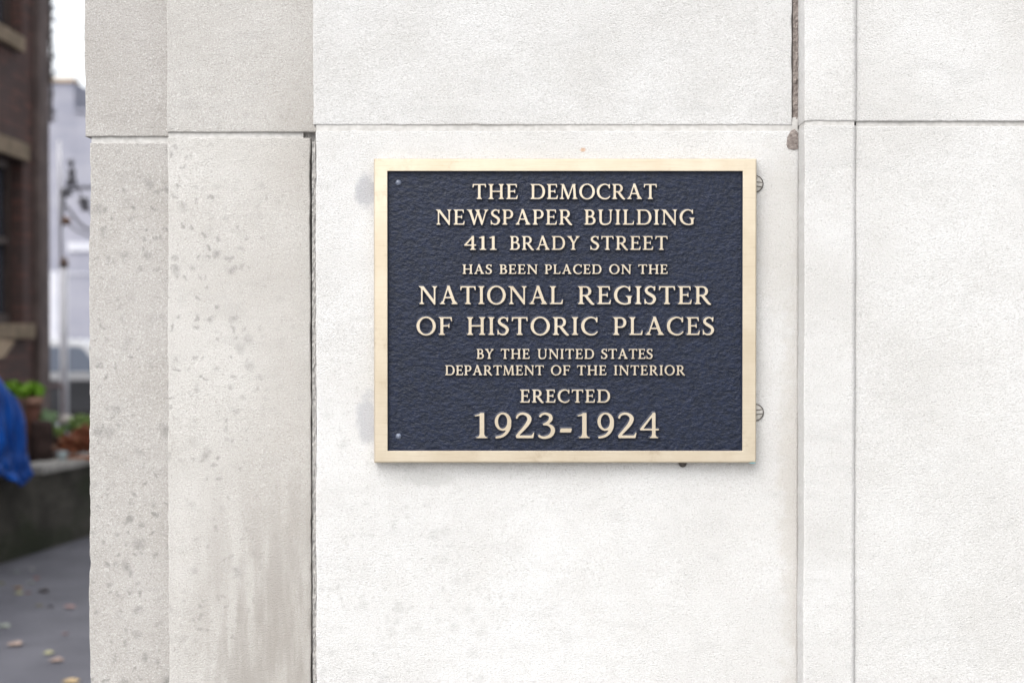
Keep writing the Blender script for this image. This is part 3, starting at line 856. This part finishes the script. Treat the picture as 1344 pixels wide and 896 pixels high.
def leafmesh(bm, p, s, nrm_=None, ln=1.6):
    a = Vector((random.gauss(0, 1), random.gauss(0, 1), random.gauss(0, 1))).normalized()
    b_ = a.orthogonal().normalized()
    b_ = Matrix.Rotation(random.random() * 6.28, 3, a) @ b_
    c_ = a.cross(b_)
    p = Vector(p)
    t = [p - b_ * s * ln / 2, p + c_ * s * .42 - b_ * s * .1 + a * s * .1, p + b_ * s * ln / 2, p - c_ * s * .42 - b_ * s * .1 + a * s * .1]
    m_ = bm.verts.new(p + a * (-.02 * s))
    vs_ = [bm.verts.new(q) for q in t]
    for k in range(4): bm.faces.new((vs_[k], vs_[(k + 1) % 4], m_))
def leafmat(name, c1, c2):
    m = Mat(name, .55, 0, .4)
    inf = m.N.new('ShaderNodeNewGeometry')
    m.color(m.mix(inf.outputs['Random Per Island'], c1, c2))
    m.b.inputs['Transmission Weight'].default_value = 0
    return m.m
vine_m = leafmat('vine_leaves', (.10, .10, .12), (.22, .22, .26))
vine = empty('climbing_vine', (BX + .03, yE, 0), 'greyish vine trailing down the upper corner of the brick building', 'vine')
bm = NB(); pts = [(random.gauss(0, .01), random.gauss(-.02, .01), 3.5 + 5.45 * k / 40) for k in range(41)]; tube(bm, pts, .014, 6); obj('stem', bm, frame_m, vine)
bm = NB()
for k in range(420):
    z = random.uniform(3.5, 5.9); wdt = .022 * (1 + mnoise.noise((z * 5, 1, 1)))
    leafmesh(bm, (random.gauss(0, wdt), random.gauss(0, .04), z), random.uniform(.015, .035))
obj('foliage', bm, vine_m, vine)
# handrail beside the brick building
rail_m = simple('rusty_pink_rail', (.16, .11, .11), (.24, .18, .18), 20, .6)
rl = empty('handrail', tuple(at(62, 560, 15.6)), 'thin dull pink handrail beside the corner of the brick building', 'handrail')
p0 = at(30, 509, 15.6) - rl.location; p1 = at(84, 506, 15.6) - rl.location
bm = NB(); tube(bm, [p0, p1], .022, 8); obj('rail', bm, rail_m, rl)
for t in (.35, .98):
    q = p0.lerp(p1, t); bm = NB(); tube(bm, [(q.x, q.y, -rl.location.z), q - Vector((0, 0, .024))], .018, 8); obj('post', bm, rail_m, rl)

# ---- pale grey building far behind
GD = 46.0
gb_m = Mat('pale_grey_render', .9, 0, .3)
n1 = gb_m.noise(.5, 5, .6); n2 = gb_m.noise(.25, 3, .5, gb_m.mapping((.4, 1, 6)))
c = gb_m.mix(gb_m.ramp(n1, .3, .7), (.215, .22, .265), (.285, .285, .33))
c = gb_m.mix(gb_m.ramp(n2, .5, .6, 0, .3), c, (.33, .33, .36))
gb_m.color(c)
coping_m = simple('tan_coping', (.33, .25, .17), (.42, .33, .24), 3, .9)
g0 = at(40, 428, GD)
gb = empty('grey_building', (g0.x, g0.y, 0), 'pale lavender grey building with a stepped parapet far behind the alley', 'building')
def gx_(px): return PX(px, GD) - g0.x
zt1, zt2 = PZ(108, GD), PZ(147, GD)
bm = NB(); box(bm, gx_(-260), gx_(98.5), 0, 12, 0, zt1); box(bm, gx_(98.5) + .004, gx_(420), .004, 12, 0, zt2); obj('wall', bm, gb_m.m, gb)
bm = NB(); box(bm, gx_(-262), gx_(99.5), -.08, .5, zt1 + .003, zt1 + .12); obj('coping', bm, coping_m, gb)
bm = NB(); box(bm, gx_(100), gx_(422), -.08, .5, zt2 + .003, zt2 + .10); obj('coping', bm, gb_m.m, gb)
stripe_m = simple('white_render_band', (.42, .43, .48), (.50, .50, .54), 2, .8)
bm = NB(); box(bm, gx_(64), gx_(78), -.05, -.003, 0, PZ(356, GD)); obj('pale_panel', bm, stripe_m, gb)
bm = NB(); box(bm, gx_(90), gx_(420), -.06, -.003, PZ(330, GD), PZ(318, GD)); obj('string_course', bm, stripe_m, gb)
bm = NB(); box(bm, gx_(84), gx_(420), -.035, -.003, PZ(360, GD), PZ(358, GD)); obj('string_course', bm, stripe_m, gb)

# ---- slim pale pole with insulators and cables in front of it
PD = 17.0
pb = at(84.5, 560, PD)
pole_m = simple('pale_galvanised_pole', (.55, .55, .59), (.66, .66, .69), 5, .6)
pole = empty('street_pole', (pb.x, pb.y, 0), 'slim pale metal pole standing behind the planter with dark cable fittings', 'pole')
def pz(py): return PZ(py, PD)
pr = 5.4 / F * PD
bm = NB(); tube(bm, [(0, 0, 0), (0, 0, pz(352))], pr, 14); obj('sleeve', bm, pole_m, pole, True)
bm = NB(); tube(bm, [(-.03, 0, pz(352) + .002), (-.05, 0, pz(185))], pr * .42, 10); obj('shaft', bm, pole_m, pole, True)
bm = NB(); lathe(bm, [(pr * .5, pz(352)), (pr * 1.1, pz(350)), (pr * 1.1, pz(342)), (pr * .5, pz(338))], 12); obj('collar', bm, simple('brown_collar', (.10, .07, .055), (.17, .12, .10), 20, .7), pole, True)
ins_m = simple('dark_insulator', (.13, .13, .15), (.20, .20, .22), 20, .5)
rust_m = simple('rusty_fitting', (.16, .085, .05), (.24, .14, .09), 20, .8)
for (px, py, r, mm) in ((93, 213, .045, ins_m), (94, 226, .055, ins_m), (93.5, 238, .07, ins_m), (87, 252, .075, ins_m), (110, 264, .07, ins_m), (112, 272, .06, ins_m), (87, 290, .06, rust_m)):
    q = at(px, py, PD) - pole.location
    bm = NB(); lathe(bm, [(r * .35, -r * .8), (r, -r * .45), (r * .8, 0), (r, r * .3), (r * .3, r * .8)], 12, Matrix.Translation(q)); obj('insulator', bm, mm, pole, True)
def cable(pts, r, mm=ins_m):
    P = smoothline([tuple(at(x, y, PD) - pole.location) for x, y in pts], 6)
    bm = NB(); tube(bm, [tuple(p) for p in P], r, 6); obj('cable', bm, mm, pole, True)
cable([(80, 300), (86, 252), (93, 238), (94, 213)], .018)
cable([(87, 252), (100, 247), (118, 246), (150, 248)], .022)
cable([(87, 270), (97, 284), (112, 299), (140, 306)], .020)
cable([(93, 213), (100, 240), (110, 264), (128, 290)], .013)
cable([(80, 290), (87, 290), (100, 302), (140, 320)], .013)

# ---- silver car parked beyond
CD = 20.0
silver = simple('silver_car_paint', (.50, .51, .53), (.56, .57, .59), 1.5, .28, metal=.25, spec=.6)
carglass = Mat('car_glass', .06, 0, .7).color((.13, .15, .19)).m
tyre_m = simple('tyre_rubber', (.02, .02, .021), (.03, .03, .03), 30, .85)
rim_m = simple('alloy_rim', (.35, .35, .36), (.45, .45, .46), 10, .35, metal=.7)
xA = PX(110, CD)                       # top of the windscreen pillar
car = empty('parked_car', (xA, CD - CAMD, 0), 'silver topped car with dark lower doors parked behind the planter and the pole', 'car')
zroof, zbelt = PZ(447, CD), PZ(492, CD)
def prism(prof, y0, y1, tuck=0):
    bm = NB()
    zmin = min(p[1] for p in prof); zmax = max(p[1] for p in prof)
    def w(z): return tuck * (z - zmin) / (zmax - zmin)
    f = [bm.verts.new((x, y0 + w(z), z)) for x, z in prof]; b_ = [bm.verts.new((x, y1 - w(z), z)) for x, z in prof]
    bm.faces.new(f); bm.faces.new(b_[::-1])
    n_ = len(prof)
    for i in range(n_): bm.faces.new((f[i], b_[i], b_[(i + 1) % n_], f[(i + 1) % n_]))
    bmesh.ops.recalc_face_normals(bm, faces=bm.faces[:])
    return bm
low = [(-2.55, .40), (-2.5, .30), (1.55, .28), (1.68, .36), (1.70, .62), (1.55, .80), (.62, zbelt - .01), (-2.35, zbelt + .02), (-2.58, .80)]
lowdark = simple('dark_lower_body', (.045, .047, .052), (.06, .062, .068), 2, .35, spec=.5)  # darker grey for body and doors below the belt
obj('body', prism(low, 0, 1.74), lowdark, car, bevel=.05, segs=3)
cab = [(-2.38, zbelt + .005), (.60, zbelt - .0), (.36, zbelt + .10), (.02, zroof - .06), (-.16, zroof), (-1.0, zroof + .02), (-1.9, zroof - .03), (-2.2, zroof - .12)]
obj('cabin', prism(cab, .04, 1.70, .14), silver, car, bevel=.03, segs=3)
def tuck_y(z): return .04 + .14 * (z - zbelt) / (zroof + .02 - zbelt)
def sidewin(pts, name='window'):
    bm = NB()
    f = [bm.verts.new((x, tuck_y(z) - .006, z)) for x, z in pts]; b_ = [bm.verts.new((x, tuck_y(z) + .02, z)) for x, z in pts]
    bm.faces.new(f); bm.faces.new(b_[::-1])
    for i in range(len(pts)): bm.faces.new((f[i], b_[i], b_[(i + 1) % len(pts)], f[(i + 1) % len(pts)]))
    bmesh.ops.recalc_face_normals(bm, faces=bm.faces[:])
    return obj(name, bm, carglass, car)
zb_, zr_ = zbelt + .045, zroof - .085
sidewin([(-.74, zb_), (.26, zb_), (.12, zb_ + .14), (-.06, zr_ - .02), (-.14, zr_), (-.72, zr_)])
sidewin([(-1.62, zb_), (-.82, zb_), (-.82, zr_), (-1.62, zr_)])
sidewin([(-2.1, zb_ + .02), (-1.7, zb_), (-1.7, zr_), (-1.95, zr_ - .03)])
for x0, x1 in ((-1.66, -.79), (-.77, .42)):
    bm = NB(); box(bm, x0, x1, -.012, .004, .42, zbelt - .06); d_ = obj('door', bm, lowdark, car, bevel=.008)
    bm = NB(); box(bm, x0 + .06, x0 + .22, -.035, -.012, zbelt - .16, zbelt - .13); obj('handle', bm, silver, d_, bevel=.008)
trimb = simple('dark_trim', (.02, .02, .022), (.035, .035, .037), 20, .6)
bm = NB(); box(bm, -2.5, 1.5, -.02, .006, .28, .42); obj('rocker_trim', bm, trimb, car, bevel=.01)
bm = NB(); box(bm, -2.34, .60, -.03, .02, zbelt - .075, zbelt + .03); obj('belt_moulding', bm, silver, car, bevel=.012)
bm = NB(); box(bm, .22, .36, -.20, -.02, zbelt + .02, zbelt + .14); obj('mirror', bm, silver, car, bevel=.025)
for x in (-1.75, .92):
    for y in (.02, 1.72):
        M = Matrix.Translation((x, y, .32)) @ Matrix.Rotation(R(90), 4, 'X')
        bm = NB(); lathe(bm, [(.20, -.10), (.30, -.10), (.32, -.06), (.32, .06), (.30, .10), (.20, .10)], 28, M); w = obj('wheel', bm, tyre_m, car, True)
        bm = NB(); lathe(bm, [(.199, -.08), (.199, .095), (.12, .08), (.04, .10), (.01, .10)], 20, M); obj('rim', bm, rim_m, w, True)
lamp_m = Mat('headlamp_lens', .1, 0, .6).color((.6, .6, .62)).m
for y in (.12, 1.40):
    bm = NB(); box(bm, 1.56, 1.70, y, y + .22, .62, .74); obj('headlight', bm, lamp_m, car, bevel=.02)

# ---- blue tarpaulin over a pile in the bed, hanging over the planter wall
tarp_m = Mat('blue_tarpaulin', .55, 0, .15)
tn = tarp_m.noise(5, 4, .6); tf = tarp_m.noise(60, 2, .5)
tarp_m.color(tarp_m.mix(tarp_m.ramp(tn, .3, .7), (.002, .042, .24), (.004, .080, .40))).normal(tarp_m.bump(tn, .5, .05))
nu, nv_ = 110, 40
V, Fc = [], []
# cross-section from the far side over the top and down past the wall face: (s into the bed, z)
sec = smoothline([(.64, WALLH - .05), (.54, WALLH + .40), (.32, WALLH + .70), (.12, WALLH + .75), (-.01, WALLH + .55), (-.065, WALLH + .22), (-.085, WALLH + .09), (-.085, WALLH + .02)], 6)
for i in range(nu + 1):
    t = -2.4 + (2.76) * i / nu
    u = i / nu
    k = 1.0 - (max(0, t + .35) / .72) ** 6.0 * .97
    for j, q in enumerate(sec):
        s, z = q
        z2 = WALLH + (z - WALLH) * (k if z > WALLH else 1)
        f = mnoise.noise((t * 6, j * .16, 1)) * .075 + .03 * math.sin(t * 21 + j * .15 + 2 * mnoise.noise((t * 3, j * .1, 4))) + abs(mnoise.noise((t * 11, j * .25, 7))) * .06
        hem = (j / (len(sec) - 1)) ** 3
        z2 += -.05 * hem * (1 + math.sin(t * 9)) + f * .5 * (1 - hem)
        s2 = s - abs(f) * .7
        V.append(bed(t + .03 * f - .16 * u ** 8 * (j / (len(sec) - 1)) ** 2, s2, z2))
ns = len(sec)
for i in range(nu):
    for j in range(ns - 1):
        a = i * ns + j
        Fc.append((a, a + ns, a + ns + 1, a + 1))
tp = pyobj('tarpaulin', V, Fc, tarp_m.m, None, True)
sol = tp.modifiers.new('thick', 'SOLIDIFY'); sol.thickness = .006
tag(tp, 'crumpled blue tarpaulin draped over a pile and hanging over the planter wall', 'tarpaulin')
# the covered pile: stacked boards
pile_m = simple('dark_timber', (.03, .022, .017), (.06, .045, .035), 9, .9)
pile = empty('board_stack', bed(-1.25, .34, WALLH - .1), 'stack of dark boards under the blue tarpaulin', 'board stack', None, math.atan2(dirw.y, dirw.x))
for k in range(4):
    bm = NB(); box(bm, -1.0, .8 - .13 * k, -.20 + .02 * k, .17 - .02 * k, .06 + k * .095, .06 + k * .095 + .09); obj('board', bm, pile_m, pile, bevel=.006)
# pale board leaning above the tarp
lb_m = simple('pale_board', (.36, .28, .20), (.46, .37, .28), 4, .8)
bd = 11.2
bm = NB()
q = [(-40, 470), (4, 470), (19, 447), (-40, 443)]
ft = [bm.verts.new(at(x, y, bd + .003 * i)) for i, (x, y) in enumerate(q)]
bk = [bm.verts.new(v.co + Vector((0, .03, -.004))) for v in ft]
bm.faces.new(ft); bm.faces.new(bk[::-1])
for i in range(4): bm.faces.new((ft[i], bk[i], bk[(i + 1) % 4], ft[(i + 1) % 4]))
bmesh.ops.recalc_face_normals(bm, faces=bm.faces[:])
tag(obj('timber_board', bm, lb_m, bevel=.004), 'pale tan board leaning above the blue tarpaulin at the left edge', 'board')

# ---- terracotta pot with a bright green plant
def place(px, py, s):
    """point on the bed plane offset s behind the wall line, seen at the pixel"""
    r = ray(px, py); o = A + nrm * s
    t = (o - CAMP).dot(nrm) / r.dot(nrm)
    return CAMP + r * t
terra = simple('dark_terracotta', (.075, .030, .020), (.13, .055, .038), 12, .85, bump=.2)
terra_rim = simple('terracotta_rim', (.26, .15, .11), (.34, .20, .15), 12, .85)
pd = 10.95
pp = at(44, 592, pd)
pot = empty('plant_pot', tuple(pp), 'dark terracotta pot with a pale rim beside the blue tarpaulin', 'pot')
hp = PZ(521, pd) - pp.z
rp = 12.0 / F * pd
bm = NB(); lathe(bm, [(rp * .55, 0), (rp * .68, hp * .35), (rp * .86, hp * .86)], 24); obj('body', bm, terra, pot, True)
bm = NB(); lathe(bm, [(rp * .92, hp * .861), (rp * 1.02, hp * .87), (rp * 1.05, hp), (rp * .90, hp), (rp * .88, hp * .93)], 24); obj('rim', bm, terra_rim, pot, True)
def plant(name, loc, rx, ry, rz, n_, s, mat, label, cat='plant', stems=5):
    e = empty(name, tuple(loc), label, cat)
    bm = NB()
    for k in range(stems):
        a = random.random() * 6.28; tip = Vector((math.cos(a) * rx * .6, math.sin(a) * ry * .6, rz * random.uniform(.9, 1.5)))
        tube(bm, [(0, 0, -.04), tip * .5 + Vector((0, 0, .02)), tip], [.006, .005, .003], 5)
    obj('stem', bm, simple(name + '_stem', (.05, .06, .02), (.09, .09, .04), 20), e)
    bm = NB()
    for k in range(n_):
        a = random.random() * 6.28; q = random.random() ** .5; h_ = random.random()
        leafmesh(bm, (math.cos(a) * rx * q, math.sin(a) * ry * q, rz * (.15 + 1.5 * h_ * (1 - .4 * q))), s * random.uniform(.6, 1.3))
    obj('foliage', bm, mat, e)
    return e
lime = leafmat('lime_leaves', (.11, .26, .012), (.22, .42, .03))
sage = leafmat('sage_leaves', (.16, .28, .13), (.32, .44, .27))
olive = leafmat('olive_leaves', (.12, .22, .05), (.26, .36, .12))
rustl = leafmat('rust_leaves', (.19, .060, .032), (.36, .15, .08))
plant('potted_plant', at(42, 520, pd), .09, .09, .06, 110, .05, lime, 'bright lime green plant growing in the dark terracotta pot')
plant('leafy_shrub', at(18, 520, 11.6), .09, .09, .085, 120, .05, lime, 'bright lime green foliage rising behind the blue tarpaulin')
plant('sage_plant', at(61, 560, 11.0), .075, .08, .085, 90, .055, sage, 'pale sage green leafy plant right of the terracotta pot')
plant('trailing_plant', at(71, 572, 10.9), .07, .07, .05, 80, .04, olive, 'yellowish green low plant between the pot and the brown shrub')
plant('olive_shrub', at(107, 562, 11.5), .09, .08, .07, 110, .045, olive, 'olive green plant at the stone corner above the brown leaves')
plant('grass_tuft', at(92, 566, 11.6), .08, .08, .05, 90, .04, sage, 'grey green tuft at the foot of the pale pole')
plant('withered_shrub', at(99, 592, 10.9), .14, .12, .085, 260, .06, rustl, 'withered rust brown shrub above the pale coping')
plant('withered_plant', at(112, 584, 10.85), .07, .07, .10, 120, .06, rustl, 'reddish brown withered plant close to the stone corner')
# dark stump, stones and a pale cup
def rock(px, py, d_, r, mat, label, sq=.7, cat='stone', name='stone', grp='stones in the planter bed'):
    bm = NB(); bmesh.ops.create_icosphere(bm, subdivisions=3, radius=r)
    sd_ = random.random() * 50
    for v in bm.verts:
        v.co *= 1 + .35 * mnoise.noise(v.co / r * .9 + Vector((sd_, 0, 0))); v.co.z *= sq
    o = obj(name, bm, mat, None, True); o.location = at(px, py, d_)
    return tag(o, label, cat, grp)
pale_st = simple('pale_stone', (.36, .33, .31), (.52, .49, .46), 14, .9, bump=.3)
brown_st = simple('brown_stone', (.10, .055, .04), (.17, .10, .075), 14, .9, bump=.3)
dark_st = simple('dark_stump_wood', (.025, .014, .012), (.05, .03, .026), 14, .95, bump=.6)
rock(66, 567, 10.9, .045, pale_st, 'pale grey stone under the sage green plant')
rock(88, 551, 11.6, .065, pale_st, 'whitish stone at the foot of the pale pole')
rock(67, 588, 10.75, .05, brown_st, 'brownish pink stone below the pale grey stone')
rock(77, 578, 10.9, .045, brown_st, 'rust brown stone left of the withered shrub')
bm = NB()
lathe(bm, [(.11, -.1), (.095, .02), (.075, .12), (.085, .2), (.07, .23)], 14)
for v in bm.verts: v.co += Vector((mnoise.noise(v.co * 14), mnoise.noise(v.co * 14 + Vector((9, 0, 0))), 0)) * .03
o = obj('tree_stump', bm, dark_st, None, True); o.location = at(55, 592, 10.7)
tag(o, 'dark brown stump in the bed between the pot and the stones', 'stump')
cup_m = Mat('pale_plastic', .4, 0, .5).color((.42, .50, .52)).m
bm = NB(); lathe(bm, [(.026, 0), (.036, .085), (.037, .09), (.033, .09), (.024, .006)], 18)
cp = obj('plastic_cup', bm, cup_m, None, True); cp.location = at(82, 606, 10.62) + Vector((0, 0, -.01))
tag(cp, 'pale bluish plastic cup standing on the planter coping', 'cup')
bm = NB(); box(bm, -.10, .16, -.02, .04, 0, .028)
br = obj('edging_brick', bm, simple('orange_brick', (.24, .09, .045), (.33, .14, .075), 12, .9), None, bevel=.004)
br.location = at(105, 603, 10.75); br.rotation_euler = (0, 0, .2)
tag(br, 'thin orange brick lying on the coping below the withered shrub', 'brick')

# ---- fallen leaves and litter on the alley floor
leaf_cols = {}
def leafcol(c):
    if c not in leaf_cols:
        leaf_cols[c] = simple('fallen_leaf_' + str(len(leaf_cols)), tuple(k * .70 for k in c), tuple(k * 1.15 for k in c), 30, .7)
    return leaf_cols[c]
LEAVES = [
    (22, 749, 11, (.24, .27, .26), 'grey green fallen leaf nearest the foot of the planter wall'),
    (42, 746, 8, (.34, .34, .33), 'whitish fallen leaf beside the foot of the planter wall'),
    (41, 763, 12, (.28, .30, .29), 'pale grey fallen leaf just below the small red leaf'),
    (48, 757, 8, (.26, .075, .045), 'small red fallen leaf on the alley pavement'),
    (23, 770, 13, (.36, .20, .055), 'orange fallen leaf lying against a pale leaf'),
    (24, 777, 13, (.36, .35, .20), 'pale yellow fallen leaf tucked under the orange leaf'),
    (37, 776, 9, (.15, .065, .05), 'reddish brown fallen leaf right of the orange leaf'),
    (57, 774, 18, (.030, .022, .018), 'wide dark brown fallen leaf right of the reddish brown leaf'),
    (51, 793, 11, (.20, .185, .12), 'dull tan fallen leaf left of the small dark leaf'),
    (66, 794, 9, (.022, .016, .014), 'small dark fallen leaf between the tan leaf and the pink leaf'),
    (92, 795, 18, (.34, .235, .23), 'wide pink fallen leaf near the stone corner'),
    (6, 820, 16, (.32, .36, .31), 'pale green fallen leaf at the left edge of the photo'),
    (20, 844, 23, (.36, .28, .24), 'largest pinkish tan fallen leaf at lower left'),
    (86, 830, 10, (.16, .12, .13), 'faint mauve fallen leaf below the wide pink leaf'),
    (64, 855, 14, (.38, .37, .22), 'pale yellow fallen leaf touching a pink leaf below it'),
    (74, 865, 20, (.35, .26, .22), 'pink fallen leaf just below the pale yellow leaf'),
    (93, 893, 24, (.40, .30, .17), 'tan fallen leaf cut by the bottom edge of the photo'),
    (2, 764, 8, (.14, .13, .04), 'small olive fallen leaf at the left edge under the planter wall')]
for (px, py, w, col, lab) in LEAVES:
    p = on_ground(px, py, .012)
    d_ = p.y + CAMD
    s = w / F * d_ * .5
    bm = NB()
    prof = [(-1, 0), (-.6, .42), (-.1, .60), (.45, .42), (1, 0), (.45, -.42), (-.1, -.60), (-.6, -.42)]
    k2 = random.uniform(1.1, 1.5)
    vs_ = [bm.verts.new((x * s, y * s * k2, .012 + .25 * s * (abs(y) * 1.1 + .4 * x * x) + random.uniform(-.004, .004))) for x, y in prof]
    a = bm.verts.new((-.4 * s, 0, .010)); b_ = bm.verts.new((.4 * s, 0, .010))
    for tri in ((0, 1, 'a'), (1, 2, 'a'), (2, 'b', 'a'), (2, 3, 'b'), (3, 4, 'b'), (4, 5, 'b'), (5, 6, 'b'), (6, 'a', 'b'), (6, 7, 'a'), (7, 0, 'a')):
        bm.faces.new([vs_[q] if isinstance(q, int) else (a if q == 'a' else b_) for q in tri])
    o = obj('fallen_leaf', bm, leafcol(col))
    o.location = (p.x, p.y, -.006); o.rotation_euler = (0, 0, random.uniform(-.35, .35))
    so = o.modifiers.new('thick', 'SOLIDIFY'); so.thickness = .002
    tag(o, lab, 'leaf', 'fallen leaves on the alley pavement')
